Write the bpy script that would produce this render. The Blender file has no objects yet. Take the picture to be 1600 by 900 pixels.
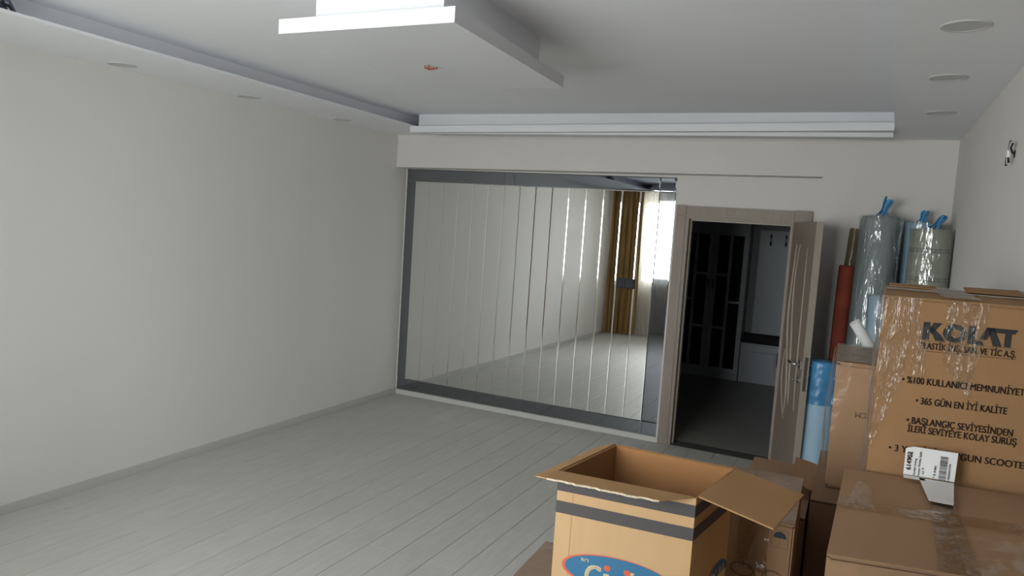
import bpy, bmesh, math, random
from mathutils import Vector, Matrix, noise
random.seed(7)
SC = bpy.context.scene
COL = SC.collection
PI = math.pi

# ------------------------------------------------------------------ camera
CAM = Vector((4.2548, -6.1, 1.8247))
yaw, pitch, roll = 0.44595, -0.0885, 0.06501
fw = Vector((-math.sin(yaw)*math.cos(pitch), math.cos(yaw)*math.cos(pitch), math.sin(pitch)))
rt = Vector((math.cos(yaw), math.sin(yaw), 0)); up = rt.cross(fw)
r2 = rt*math.cos(roll) + up*math.sin(roll); u2 = -rt*math.sin(roll) + up*math.cos(roll)
cd = bpy.data.cameras.new('camera'); co = bpy.data.objects.new('camera', cd); COL.objects.link(co)
co.matrix_world = Matrix(((r2.x, u2.x, -fw.x, CAM.x), (r2.y, u2.y, -fw.y, CAM.y), (r2.z, u2.z, -fw.z, CAM.z), (0, 0, 0, 1)))
cd.sensor_width = 36; cd.lens = 1157.0/1600*36; cd.clip_start = 0.05
SC.camera = co

# ------------------------------------------------------------------ world (overcast day) and exposure
W = bpy.data.worlds.new('overcast_sky'); SC.world = W; W.use_nodes = True
nt = W.node_tree; nt.nodes.clear()
wo = nt.nodes.new('ShaderNodeOutputWorld'); bg = nt.nodes.new('ShaderNodeBackground')
tc = nt.nodes.new('ShaderNodeTexCoord'); sp = nt.nodes.new('ShaderNodeSeparateXYZ'); rp = nt.nodes.new('ShaderNodeValToRGB')
nt.links.new(tc.outputs['Generated'], sp.inputs[0]); nt.links.new(sp.outputs['Z'], rp.inputs[0])
rp.color_ramp.elements[0].position = 0.0; rp.color_ramp.elements[0].color = (.82, .82, .81, 1)
rp.color_ramp.elements[1].position = 0.06; rp.color_ramp.elements[1].color = (.97, .98, 1.0, 1)
nt.links.new(rp.outputs[0], bg.inputs[0]); bg.inputs[1].default_value = 22.5
nt.links.new(bg.outputs[0], wo.inputs[0])
vs = SC.view_settings
vs.view_transform = 'Standard'; vs.look = 'None'; vs.gamma = 1; vs.use_curve_mapping = False
vs.exposure = 0.0
try: SC.cycles.max_bounces = 16; SC.cycles.diffuse_bounces = 8; SC.cycles.transparent_max_bounces = 24
except Exception: pass

# the window's daylight portal (guides sampling of the sky through the opening)
WX0, WX1, WZ0, WZ1 = 0.45, 3.4, 0.92, 2.45
FY = -6.75
pl = bpy.data.lights.new('window_portal', 'AREA'); pl.shape = 'RECTANGLE'; pl.size = WX1-WX0; pl.size_y = WZ1-WZ0
pl.cycles.is_portal = True
po = bpy.data.objects.new('window_portal', pl); COL.objects.link(po)
po.location = ((WX0+WX1)/2, FY-0.16, (WZ0+WZ1)/2); po.rotation_euler = (PI/2, 0, 0)

# ------------------------------------------------------------------ materials
def lin(c):
    return tuple(((v/255)/12.92 if v/255 <= .04045 else ((v/255+.055)/1.055)**2.4) for v in c) + (1,)
def mat(name, rgb, rough=.6, metal=0, noise_amt=0, noise_scale=8, bump=0, bump_scale=60, spec=.5, coat=0, linear=False, stretch=None):
    m = bpy.data.materials.new(name); m.use_nodes = True; n = m.node_tree; b = n.nodes['Principled BSDF']
    c = tuple(rgb)+(1,) if linear else lin(rgb)
    b.inputs['Base Color'].default_value = c; b.inputs['Roughness'].default_value = rough; b.inputs['Metallic'].default_value = metal
    b.inputs['Specular IOR Level'].default_value = spec; b.inputs['Coat Weight'].default_value = coat
    if noise_amt or bump:
        t = n.nodes.new('ShaderNodeTexCoord'); mp = n.nodes.new('ShaderNodeMapping')
        n.links.new(t.outputs['Object'], mp.inputs[0])
        if stretch: mp.inputs['Scale'].default_value = stretch
    if noise_amt:
        z = n.nodes.new('ShaderNodeTexNoise'); z.inputs['Scale'].default_value = noise_scale; z.inputs['Detail'].default_value = 5
        r = n.nodes.new('ShaderNodeValToRGB')
        r.color_ramp.elements[0].position = .3; r.color_ramp.elements[1].position = .7
        r.color_ramp.elements[0].color = tuple(v*(1-noise_amt) for v in c[:3])+(1,)
        r.color_ramp.elements[1].color = tuple(min(1, v*(1+noise_amt)) for v in c[:3])+(1,)
        n.links.new(mp.outputs[0], z.inputs['Vector']); n.links.new(z.outputs['Fac'], r.inputs[0]); n.links.new(r.outputs[0], b.inputs['Base Color'])
    if bump:
        z2 = n.nodes.new('ShaderNodeTexNoise'); z2.inputs['Scale'].default_value = bump_scale; z2.inputs['Detail'].default_value = 4
        bp = n.nodes.new('ShaderNodeBump'); bp.inputs['Strength'].default_value = bump; bp.inputs['Distance'].default_value = .01
        n.links.new(mp.outputs[0], z2.inputs['Vector']); n.links.new(z2.outputs['Fac'], bp.inputs['Height']); n.links.new(bp.outputs[0], b.inputs['Normal'])
    return m
def film_mat(name, tint=(.95, .96, .97), fac=.12, rough=.12, bump=.5, scale=18, stretch=(1, 1, 1)):
    """thin clear plastic film: mostly see-through, glossy glints on its creases"""
    m = bpy.data.materials.new(name); m.use_nodes = True; n = m.node_tree; n.nodes.clear()
    o = n.nodes.new('ShaderNodeOutputMaterial'); mx = n.nodes.new('ShaderNodeMixShader')
    tr = n.nodes.new('ShaderNodeBsdfTransparent'); gl = n.nodes.new('ShaderNodeBsdfGlossy')
    tr.inputs[0].default_value = tint+(1,); gl.inputs[0].default_value = (1, 1, 1, 1); gl.inputs['Roughness'].default_value = rough
    t = n.nodes.new('ShaderNodeTexCoord'); mp = n.nodes.new('ShaderNodeMapping'); mp.inputs['Scale'].default_value = stretch
    z = n.nodes.new('ShaderNodeTexNoise'); z.inputs['Scale'].default_value = scale; z.inputs['Detail'].default_value = 3
    bp = n.nodes.new('ShaderNodeBump'); bp.inputs['Strength'].default_value = bump; bp.inputs['Distance'].default_value = .03
    n.links.new(t.outputs['Object'], mp.inputs[0]); n.links.new(mp.outputs[0], z.inputs['Vector'])
    n.links.new(z.outputs['Fac'], bp.inputs['Height']); n.links.new(bp.outputs[0], gl.inputs['Normal'])
    lw = n.nodes.new('ShaderNodeLayerWeight'); lw.inputs[0].default_value = .25
    ma = n.nodes.new('ShaderNodeMath'); ma.operation = 'MULTIPLY_ADD'; ma.inputs[1].default_value = .5; ma.inputs[2].default_value = fac
    n.links.new(bp.outputs[0], lw.inputs['Normal']); n.links.new(lw.outputs['Facing'], ma.inputs[0])
    n.links.new(ma.outputs[0], mx.inputs[0]); n.links.new(tr.outputs[0], mx.inputs[1]); n.links.new(gl.outputs[0], mx.inputs[2])
    n.links.new(mx.outputs[0], o.inputs[0])
    return m
def sheer_mat():
    m = bpy.data.materials.new('sheer_voile'); m.use_nodes = True; n = m.node_tree; n.nodes.clear()
    o = n.nodes.new('ShaderNodeOutputMaterial'); mx = n.nodes.new('ShaderNodeMixShader'); mx2 = n.nodes.new('ShaderNodeMixShader')
    tr = n.nodes.new('ShaderNodeBsdfTransparent'); tl = n.nodes.new('ShaderNodeBsdfTranslucent'); df = n.nodes.new('ShaderNodeBsdfDiffuse')
    tl.inputs[0].default_value = (.85, .83, .78, 1); df.inputs[0].default_value = (.80, .78, .72, 1)
    mx2.inputs[0].default_value = .5; mx.inputs[0].default_value = .40
    n.links.new(tl.outputs[0], mx2.inputs[1]); n.links.new(df.outputs[0], mx2.inputs[2])
    n.links.new(tr.outputs[0], mx.inputs[1]); n.links.new(mx2.outputs[0], mx.inputs[2]); n.links.new(mx.outputs[0], o.inputs[0])
    return m
def glass_mat():
    m = bpy.data.materials.new('window_glass'); m.use_nodes = True; n = m.node_tree; n.nodes.clear()
    o = n.nodes.new('ShaderNodeOutputMaterial'); mx = n.nodes.new('ShaderNodeMixShader')
    tr = n.nodes.new('ShaderNodeBsdfTransparent'); gl = n.nodes.new('ShaderNodeBsdfGlossy'); fr = n.nodes.new('ShaderNodeFresnel')
    tr.inputs[0].default_value = (.96, .98, .97, 1); gl.inputs['Roughness'].default_value = .02
    n.links.new(fr.outputs[0], mx.inputs[0]); n.links.new(tr.outputs[0], mx.inputs[1]); n.links.new(gl.outputs[0], mx.inputs[2]); n.links.new(mx.outputs[0], o.inputs[0])
    return m
def wall_left_mat():
    m = mat('wallpaper_greige', (215, 213, 210), .75, noise_amt=.012, noise_scale=2, bump=.06, bump_scale=180, spec=.25, stretch=(1, 1, .25))
    return m
def plank_mat():
    m = bpy.data.materials.new('grey_laminate'); m.use_nodes = True; n = m.node_tree; b = n.nodes['Principled BSDF']
    b.inputs['Roughness'].default_value = .55; b.inputs['Specular IOR Level'].default_value = .45
    t = n.nodes.new('ShaderNodeTexCoord'); mp = n.nodes.new('ShaderNodeMapping'); mp.inputs['Scale'].default_value = (14, 2.2, 1)
    oi = n.nodes.new('ShaderNodeObjectInfo'); ad = n.nodes.new('ShaderNodeVectorMath'); ad.operation = 'ADD'
    n.links.new(t.outputs['Object'], ad.inputs[0]); n.links.new(oi.outputs['Location'], ad.inputs[1]); n.links.new(ad.outputs[0], mp.inputs[0])
    z = n.nodes.new('ShaderNodeTexNoise'); z.inputs['Scale'].default_value = 2.2; z.inputs['Detail'].default_value = 6; z.inputs['Roughness'].default_value = .6
    n.links.new(mp.outputs[0], z.inputs['Vector'])
    r = n.nodes.new('ShaderNodeValToRGB')
    r.color_ramp.elements[0].position = .25; r.color_ramp.elements[1].position = .75
    r.color_ramp.elements[0].color = lin((173, 172, 166)); r.color_ramp.elements[1].color = lin((186, 185, 179))
    n.links.new(z.outputs['Fac'], r.inputs[0])
    hs = n.nodes.new('ShaderNodeHueSaturation'); mr = n.nodes.new('ShaderNodeMapRange')
    mr.inputs['To Min'].default_value = .975; mr.inputs['To Max'].default_value = 1.025
    n.links.new(oi.outputs['Random'], mr.inputs['Value']); n.links.new(mr.outputs[0], hs.inputs['Value']); n.links.new(r.outputs[0], hs.inputs['Color'])
    n.links.new(hs.outputs[0], b.inputs['Base Color'])
    bp = n.nodes.new('ShaderNodeBump'); bp.inputs['Strength'].default_value = .06; bp.inputs['Distance'].default_value = .005
    n.links.new(z.outputs['Fac'], bp.inputs['Height']); n.links.new(bp.outputs[0], b.inputs['Normal'])
    return m
def carpet_band_mat():
    """rolled carpet: greenish beige with thin double border bands around the roll"""
    m = mat('carpet_banded', (150, 152, 138), .9, noise_amt=.10, noise_scale=14, bump=.3, bump_scale=220, spec=.1)
    n = m.node_tree; b = n.nodes['Principled BSDF']
    src = b.inputs['Base Color'].links[0].from_socket
    t = n.nodes.new('ShaderNodeTexCoord'); s = n.nodes.new('ShaderNodeSeparateXYZ'); n.links.new(t.outputs['Object'], s.inputs[0])
    a = n.nodes.new('ShaderNodeMath'); a.operation = 'MULTIPLY_ADD'; a.inputs[1].default_value = 1/.19; a.inputs[2].default_value = .32
    f = n.nodes.new('ShaderNodeMath'); f.operation = 'FRACT'; n.links.new(s.outputs['Z'], a.inputs[0]); n.links.new(a.outputs[0], f.inputs[0])
    r = n.nodes.new('ShaderNodeValToRGB'); r.color_ramp.interpolation = 'CONSTANT'; e = r.color_ramp.elements
    e[0].position = 0; e[0].color = (0, 0, 0, 1); e[1].position = .80; e[1].color = (1, 1, 1, 1)
    for pos, v in ((.85, .35), (.90, 1), (.95, 0)): x = e.new(pos); x.color = (v, v, v, 1)
    mx = n.nodes.new('ShaderNodeMixRGB'); mx.inputs[2].default_value = lin((118, 120, 108)); n.links.new(f.outputs[0], r.inputs[0])
    n.links.new(r.outputs[0], mx.inputs[0]); n.links.new(src, mx.inputs[1]); n.links.new(mx.outputs[0], b.inputs['Base Color'])
    return m

M = {}
M['wall_left'] = wall_left_mat()
M['wall_paint'] = mat('wall_paint_offwhite', (206, 202, 199), .7, noise_amt=.012, noise_scale=3, bump=.04, bump_scale=120, spec=.25)
M['ceiling'] = mat('ceiling_white', (233, 234, 238), .75, bump=.02, bump_scale=90, spec=.2)
M['trim_white'] = mat('trim_white', (212, 213, 217), .55, spec=.3)
M['skirting'] = mat('skirting_offwhite', (186, 185, 181), .6, spec=.3)
M['plank'] = plank_mat()
M['joint'] = mat('joint_dark', (70, 70, 66), .8)
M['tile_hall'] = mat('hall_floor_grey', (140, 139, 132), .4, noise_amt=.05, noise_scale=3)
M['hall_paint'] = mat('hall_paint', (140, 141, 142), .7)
M['mirror'] = mat('mirror_silver', (.86, .87, .86), .018, 1, linear=True)
M['mirror_tint'] = mat('mirror_smoked', (.26, .275, .30), .02, 1, linear=True)
M['door'] = mat('door_taupe_laminate', (130, 117, 107), .5, noise_amt=.10, noise_scale=5, stretch=(14, 14, 1))
M['door_edge'] = mat('door_edge_beige', (150, 139, 127), .5)
M['door_groove'] = mat('door_moulding', (150, 138, 124), .4)
M['steel'] = mat('brushed_steel', (.55, .55, .54), .28, 1, linear=True)
M['dark_plastic'] = mat('anthracite_plastic', (36, 38, 41), .6, spec=.25)
M['dark_plastic2'] = mat('anthracite_rocker', (48, 51, 55), .6, spec=.25)
M['spot'] = mat('spot_frosted', (196, 196, 197), .5)
M['spot_rim'] = mat('spot_rim', (198, 198, 198), .5)
M['copper'] = mat('copper_wire', (150, 78, 50), .4, .4)
M['wire_black'] = mat('wire_black', (30, 30, 30), .5)
M['wire_white'] = mat('wire_white', (210, 210, 208), .5)
M['wire_blue'] = mat('wire_blue_grey', (82, 92, 112), .5)
M['card_tan'] = mat('cardboard_tan', (184, 152, 114), .8, noise_amt=.03, noise_scale=5, bump=.05, bump_scale=70, spec=.15, stretch=(6, 6, .6))
M['card_in'] = mat('cardboard_inside', (154, 112, 74), .85, noise_amt=.05, noise_scale=6, spec=.1)
M['card_flap'] = mat('cardboard_flap', (166, 130, 92), .85, noise_amt=.05, noise_scale=6, spec=.1)
M['card_brown'] = mat('cardboard_brown', (158, 127, 99), .8, noise_amt=.05, noise_scale=5, bump=.06, bump_scale=60, spec=.15)
M['card_kolat'] = mat('cardboard_kraft', (152, 118, 84), .78, noise_amt=.04, noise_scale=4, bump=.05, bump_scale=50, spec=.2)
M['card_grey'] = mat('cardboard_dull', (140, 113, 90), .82, noise_amt=.06, noise_scale=5, spec=.15)
M['card_edge'] = mat('cardboard_torn_edge', (206, 190, 164), .9, noise_amt=.2, noise_scale=120)
M['stripe'] = mat('print_charcoal', (70, 66, 66), .7)
M['ink'] = mat('print_ink_brown', (62, 44, 34), .7)
M['ink_logo'] = mat('print_ink_black', (44, 44, 46), .6)
M['ink_olive'] = mat('print_ink_olive', (120, 96, 58), .7)
M['ink_navy'] = mat('print_ink_navy', (46, 56, 70), .7)
M['blue_print'] = mat('print_blue', (44, 102, 138), .6)
M['orange_print'] = mat('print_orange', (196, 88, 62), .6)
M['cream_print'] = mat('print_cream', (232, 214, 176), .6)
M['blue_print_dark'] = M['blue_print']
M['paper'] = mat('label_paper', (222, 222, 222), .6)
M['film'] = film_mat('clear_film', tint=(.985, .985, .985), fac=.02, rough=.26, bump=.45, scale=10)
M['film_roll'] = film_mat('clear_film_roll', fac=.09, rough=.16, bump=.8, scale=9, stretch=(2.2, 2.2, .5))
M['film_crease'] = film_mat('creased_tape', tint=(.97, .97, .97), fac=.03, rough=.15, bump=.9, scale=16, stretch=(3.2, 3.2, .55))
M['film_blue'] = film_mat('blue_film', tint=(.42, .68, .86), fac=.10, rough=.2, bump=.9, scale=16)
M['tape'] = film_mat('packing_tape', tint=(.80, .74, .64), fac=.06, rough=.25, bump=.4, scale=25)
M['tape_brown'] = film_mat('packing_tape_brown', tint=(.62, .56, .46), fac=.07, rough=.25, bump=.5, scale=22)
M['roll_grey'] = mat('carpet_grey_green', (128, 138, 138), .9, noise_amt=.08, noise_scale=5, bump=.3, bump_scale=200, spec=.1)
M['roll_blue'] = mat('carpet_pale_blue', (150, 174, 190), .85, noise_amt=.05, noise_scale=4, spec=.15)
M['roll_band'] = carpet_band_mat()
M['roll_paleblue'] = mat('wrapped_pale_blue', (150, 178, 198), .6, noise_amt=.04, noise_scale=3)
M['blue_plastic'] = mat('blue_polythene', (74, 136, 182), .3, noise_amt=.3, noise_scale=9, bump=.9, bump_scale=14, stretch=(1, 1, .4))
M['red_roll'] = mat('rug_brick_red', (118, 56, 42), .85, noise_amt=.18, noise_scale=6, spec=.15)
M['olive_roll'] = mat('rug_olive', (106, 92, 68), .8, noise_amt=.15, noise_scale=8, spec=.2)
M['tube_white'] = mat('tube_white', (214, 216, 216), .5)
M['curtain'] = mat('curtain_bronze', (156, 126, 78), .55, noise_amt=.25, noise_scale=5, spec=.4, stretch=(3, 3, .3))
M['sheer'] = sheer_mat()
M['glass'] = glass_mat()
M['pvc'] = mat('pvc_white', (232, 232, 232), .4)
M['ward_white'] = mat('wardrobe_grey_white', (172, 177, 184), .45)
M['ward_glass'] = mat('wardrobe_smoked_glass', (30, 28, 24), .12)
M['cushion'] = mat('bench_cushion_black', (26, 24, 26), .8)
M['hook'] = mat('hook_dark', (40, 42, 48), .35, .6)

# ------------------------------------------------------------------ mesh helpers
ORG = {}
class MB:
    def __init__(s): s.bm = bmesh.new()
    def quadprism(s, q, z0, z1):
        """q: 4+ xy corners counter-clockwise; z0/z1 numbers or lists"""
        n = len(q); a = z0 if isinstance(z0, (list, tuple)) else [z0]*n; b = z1 if isinstance(z1, (list, tuple)) else [z1]*n
        lo = [s.bm.verts.new((q[i][0], q[i][1], a[i])) for i in range(n)]; hi = [s.bm.verts.new((q[i][0], q[i][1], b[i])) for i in range(n)]
        s.bm.faces.new(lo[::-1]); s.bm.faces.new(hi)
        for i in range(n): s.bm.faces.new((lo[i], lo[(i+1) % n], hi[(i+1) % n], hi[i]))
        return s
    def box(s, x0, x1, y0, y1, z0, z1): return s.quadprism([(x0, y0), (x1, y0), (x1, y1), (x0, y1)], z0, z1)
    def hexa(s, p):
        """8 points: bottom 4 ccw, top 4 ccw"""
        v = [s.bm.verts.new(c) for c in p]
        for f in ((3, 2, 1, 0), (4, 5, 6, 7), (0, 1, 5, 4), (1, 2, 6, 5), (2, 3, 7, 6), (3, 0, 4, 7)): s.bm.faces.new([v[i] for i in f])
        return s
    def slab(s, p, th):
        """a flat polygon (3D points) given a thickness along its normal"""
        p = [Vector(c) for c in p]; nrm = (p[1]-p[0]).cross(p[2]-p[0]).normalized()
        a = [s.bm.verts.new(c) for c in p]; b = [s.bm.verts.new(c+nrm*th) for c in p]; n = len(p)
        s.bm.faces.new(a[::-1]); s.bm.faces.new(b)
        for i in range(n): s.bm.faces.new((a[i], a[(i+1) % n], b[(i+1) % n], b[i]))
        return s
    def tube(s, path, r, seg=10, cap=True):
        path = [Vector(c) for c in path]; rr = r if isinstance(r, (list, tuple)) else [r]*len(path); rings = []; prev = None
        for i, c in enumerate(path):
            d = (path[min(i+1, len(path)-1)]-path[max(i-1, 0)]).normalized()
            if prev is None:
                a = Vector((1, 0, 0)) if abs(d.x) < .8 else Vector((0, 1, 0)); a = (a-d*a.dot(d)).normalized()
            else: a = (prev-d*prev.dot(d)).normalized()
            prev = a; b = d.cross(a)
            rings.append([s.bm.verts.new(c+(a*math.cos(t*2*PI/seg)+b*math.sin(t*2*PI/seg))*rr[i]) for t in range(seg)])
        for i in range(len(rings)-1):
            for t in range(seg): s.bm.faces.new((rings[i][t], rings[i][(t+1) % seg], rings[i+1][(t+1) % seg], rings[i+1][t]))
        if cap: s.bm.faces.new(rings[0][::-1]); s.bm.faces.new(rings[-1])
        return s
    def grid(s, fn, nu, nv):
        v = [[s.bm.verts.new(fn(i/nu, j/nv)) for i in range(nu+1)] for j in range(nv+1)]
        for j in range(nv):
            for i in range(nu): s.bm.faces.new((v[j][i], v[j][i+1], v[j+1][i+1], v[j+1][i]))
        return s
    def bevel(s, w, seg=2):
        bmesh.ops.bevel(s.bm, geom=list(s.bm.edges), offset=w, segments=seg, affect='EDGES', clamp_overlap=True); return s
    def build(s, name, m, parent=None, origin=None, smooth=False, fixn=True):
        if fixn: bmesh.ops.recalc_face_normals(s.bm, faces=list(s.bm.faces))
        if parent is not None and origin is None: origin = ORG[parent.name]
        if origin is None:
            xs = [v.co for v in s.bm.verts]; lo = [min(c[k] for c in xs) for k in range(3)]; hi = [max(c[k] for c in xs) for k in range(3)]
            origin = Vector(((lo[0]+hi[0])/2, (lo[1]+hi[1])/2, lo[2]))
        origin = Vector(origin)
        for v in s.bm.verts: v.co -= origin
        me = bpy.data.meshes.new(name); s.bm.to_mesh(me); s.bm.free()
        if smooth:
            for f in me.polygons: f.use_smooth = True
        me.materials.append(M[m] if isinstance(m, str) else m)
        o = bpy.data.objects.new(name, me); COL.objects.link(o); ORG[o.name] = origin
        if parent is not None: o.parent = parent; o.location = origin-ORG[parent.name]
        else: o.location = origin
        return o
def empty(name, loc):
    o = bpy.data.objects.new(name, None); COL.objects.link(o); o.location = loc; o.empty_display_size = .1; ORG[o.name] = Vector(loc); return o
def tag(o, label=None, cat=None, group=None, kind=None):
    if label: o['label'] = label
    if cat: o['category'] = cat
    if group: o['group'] = group
    if kind: o['kind'] = kind
    return o
def struct(o, label=None): return tag(o, label, kind='structure')
def text_polys(s, size, bold=0.0, width=1.0, shear=0.0):
    c = bpy.data.curves.new('t', 'FONT'); c.body = s; c.size = size; c.offset = bold; c.shear = shear; c.resolution_u = 4
    o = bpy.data.objects.new('t', c); COL.objects.link(o); bpy.context.view_layer.update()
    dg = bpy.context.evaluated_depsgraph_get(); me = bpy.data.meshes.new_from_object(o.evaluated_get(dg))
    vs_ = [v.co.copy() for v in me.vertices]; fs = [tuple(p.vertices) for p in me.polygons]
    bpy.data.objects.remove(o); bpy.data.curves.remove(c); bpy.data.meshes.remove(me)
    if vs_:
        x0 = min(v.x for v in vs_); x1 = max(v.x for v in vs_)
    else: x0 = x1 = 0
    return [((v.x-x0)*width, v.y) for v in vs_], fs, (x1-x0)*width
def decal(name, pts, faces, frame, m, parent, lift=.0012):
    """flat print: 2D points laid on a surface; frame = (origin, u axis, v axis)"""
    O, U, V = [Vector(c) for c in frame]; N = U.cross(V).normalized()
    bm = bmesh.new(); v = [bm.verts.new(O+U*a+V*b+N*lift) for a, b in pts]
    for f in faces:
        try: bm.faces.new([v[i] for i in f])
        except ValueError: pass
    s = MB(); s.bm.free(); s.bm = bm
    return s.build(name, m, parent, fixn=False)
def put_text(s, name, x0, x1, y, size, frame, m, parent, bold=.0, lift=.0012, shear=0):
    """text from x0 to x1 (metres along the frame) with its baseline at y"""
    p, f, w = text_polys(s, size, 0, 1, shear)
    k = (x1-x0)/w; pts = []; fs = []
    sh = [(0, 0)] if bold == 0 else [(-bold, -bold*.4), (0, 0), (bold, bold*.4), (bold, -bold*.4), (-bold, bold*.4)]
    for dx, dy in sh:
        n0 = len(pts); pts += [(x0+a*k+dx, y+b+dy) for a, b in p]; fs += [tuple(i+n0 for i in g) for g in f]
    return decal(name, pts, fs, frame, m, parent, lift)
def poly_decal(name, polys, frame, m, parent, lift=.0012):
    pts = []; fs = []
    for p in polys: fs.append(tuple(range(len(pts), len(pts)+len(p)))); pts += list(p)
    return decal(name, pts, fs, frame, m, parent, lift)

# ------------------------------------------------------------------ room shell
LX, RX, H, ND, ZC = 0.0, 4.7474, 2.6, 0.182, 2.722
# floor: sub-floor slab + laminate planks, each a piece of its own
fl = struct(MB().box(LX-.02, RX+.02, FY, .34, -.12, -.008).build('floor', 'joint'), 'pale grey laminate plank floor')
PW, PL = .190, 1.2
pm = {}
def plank(x0, x1, y0, y1):
    g = .0012; w = round(x1-x0-2*g, 4); l = round(y1-y0-2*g, 4)
    if w < .01 or l < .02: return
    if (w, l) not in pm:
        b = MB(); a, c = w/2, l/2; e = .0012
        b.hexa([(-a, -c, -.008), (a, -c, -.008), (a, c, -.008), (-a, c, -.008), (-a, -c, -e*.6), (a, -c, -e*.6), (a, c, -e*.6), (-a, c, -e*.6)])
        b.hexa([(-a, -c, -e*.6), (a, -c, -e*.6), (a, c, -e*.6), (-a, c, -e*.6), (-a+e, -c+e, 0), (a-e, -c+e, 0), (a-e, c-e, 0), (-a+e, c-e, 0)])
        o = b.build('plank', 'plank', origin=(0, 0, 0)); pm[(w, l)] = o.data
    else:
        o = bpy.data.objects.new('plank', pm[(w, l)]); COL.objects.link(o)
    o.parent = fl; o.location = Vector(((x0+x1)/2, (y0+y1)/2, 0))-ORG[fl.name]
k = -2
while .204+PW*k < RX:
    x0 = max(LX, .204+PW*k); x1 = min(RX, .204+PW*(k+1))
    if x1 > x0:
        ys = (-3.407 if k % 2 == 0 else -2.83)
        y = ys - PL*math.ceil((ys-FY)/PL)
        yb = ND if x0 < 3.87 else 0.0
        while y < yb:
            a, b = max(y, FY), min(y+PL, yb)
            if b > a: plank(x0, x1, a, b)
            y += PL
    k += 1

struct(MB().box(LX-.15, LX, FY-.2, .34, -.1, 3.0).build('wall_left', 'wall_left'), 'long plain greige wall')
struct(MB().box(RX, RX+.15, FY-.2, .34, -.1, 3.0).build('wall_right', 'wall_paint'), 'plain off-white wall beside the stacked cartons')
# back wall: niche plane with doorway, flush pier on the right
DX0, DX1, DZ = 2.84, 3.69, 1.972
wb = MB().box(LX, DX0, ND, ND+.15, -.1, 3.0).box(DX1, 3.875, ND, ND+.15, -.1, 3.0).box(DX0, DX1, ND, ND+.15, DZ, 3.0)
wb.box(3.875, RX, 0, ND+.15, -.1, 3.0)
struct(wb.build('wall_back', 'wall_paint'), 'off-white back wall with a doorway')
struct(MB().quadprism([(LX, 0), (3.875, 0), (3.875, ND), (LX, ND)], [2.290, 2.318, 2.318, 2.290], 3.0).build('trim_1', 'wall_paint'), 'plain ceiling beam above the mirror panel')
# front wall behind the camera with the wide window
wf = MB().box(LX, WX0, FY-.2, FY, -.1, 3.0).box(WX1, RX, FY-.2, FY, -.1, 3.0).box(WX0, WX1, FY-.2, FY, -.1, WZ0).box(WX0, WX1, FY-.2, FY, WZ1, 3.0)
struct(wf.build('wall_front', 'wall_paint'), 'off-white window wall')
# ceiling
struct(MB().box(LX, RX, FY, 0, ZC, ZC+.12).build('ceiling', 'ceiling'), 'white tray ceiling')
IL = [(.547, -.6), (.800, -5.7)]; IR = [(4.318, -.6), (4.19, -5.7)]
lp, rc = 2.653, .07   # lip top, recess of the hidden trough behind it
s = MB().quadprism([(LX, FY), (.84, FY), (.800, -5.7), (.547, -.6), (.54, 0), (LX, 0)], H, H+.016)
s.quadprism([(LX, FY), (.67, FY), (.63, -5.7), (.385, -.6), (.385, 0), (LX, 0)], H+.016, ZC)
struct(s.build('trim_2', 'ceiling'), 'dropped ceiling soffit along the greige wall')
s = MB().quadprism([(4.17, FY), (RX, FY), (RX, 0), (4.32, 0), (4.318, -.6), (4.19, -5.7)], H, lp)
s.quadprism([(4.17+rc, FY), (RX, FY), (RX, 0), (4.32+rc, 0), (4.318+rc, -.6), (4.19+rc, -5.7)], lp, ZC)
struct(s.build('trim_3', 'ceiling'), 'dropped ceiling soffit above the cartons')
s = MB().quadprism([(.541, -.6), (4.318, -.6), (4.318, -.582), (.541, -.582)], [2.549, 2.583, 2.583, 2.549], [2.602, 2.636, 2.636, 2.602])
s.quadprism([(.541, -.582), (4.318, -.582), (4.318, 0), (.541, 0)], [2.549, 2.583, 2.597, 2.597], [2.561, 2.595, 2.609, 2.609])
s.quadprism([(.541, -.47), (4.318, -.47), (4.318, 0), (.541, 0)], 2.609, ZC)
s.quadprism([(.541, -.472), (4.318, -.472), (4.318, -.40), (.541, -.40)], 2.556, 2.62)
struct(s.build('trim_4', 'trim_white'), 'white dropped lip along the back wall')
s = MB().box(.80, 4.19, FY, -5.7, H, lp).box(.80, 4.19, FY, -5.77, lp, ZC)
struct(s.build('trim_5', 'ceiling'), 'dropped ceiling soffit along the window wall')
# skirting
struct(MB().quadprism([(LX, FY), (LX+.012, FY), (LX+.012, ND), (LX, ND)], 0, .055).build('baseboard_left', 'skirting'))
struct(MB().box(LX+.012, 2.749, ND-.018, ND, 0, .045).build('baseboard_back', 'skirting'))
struct(MB().box(RX-.012, RX, FY, 0, 0, .055).build('baseboard_right', 'skirting'))

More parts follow.
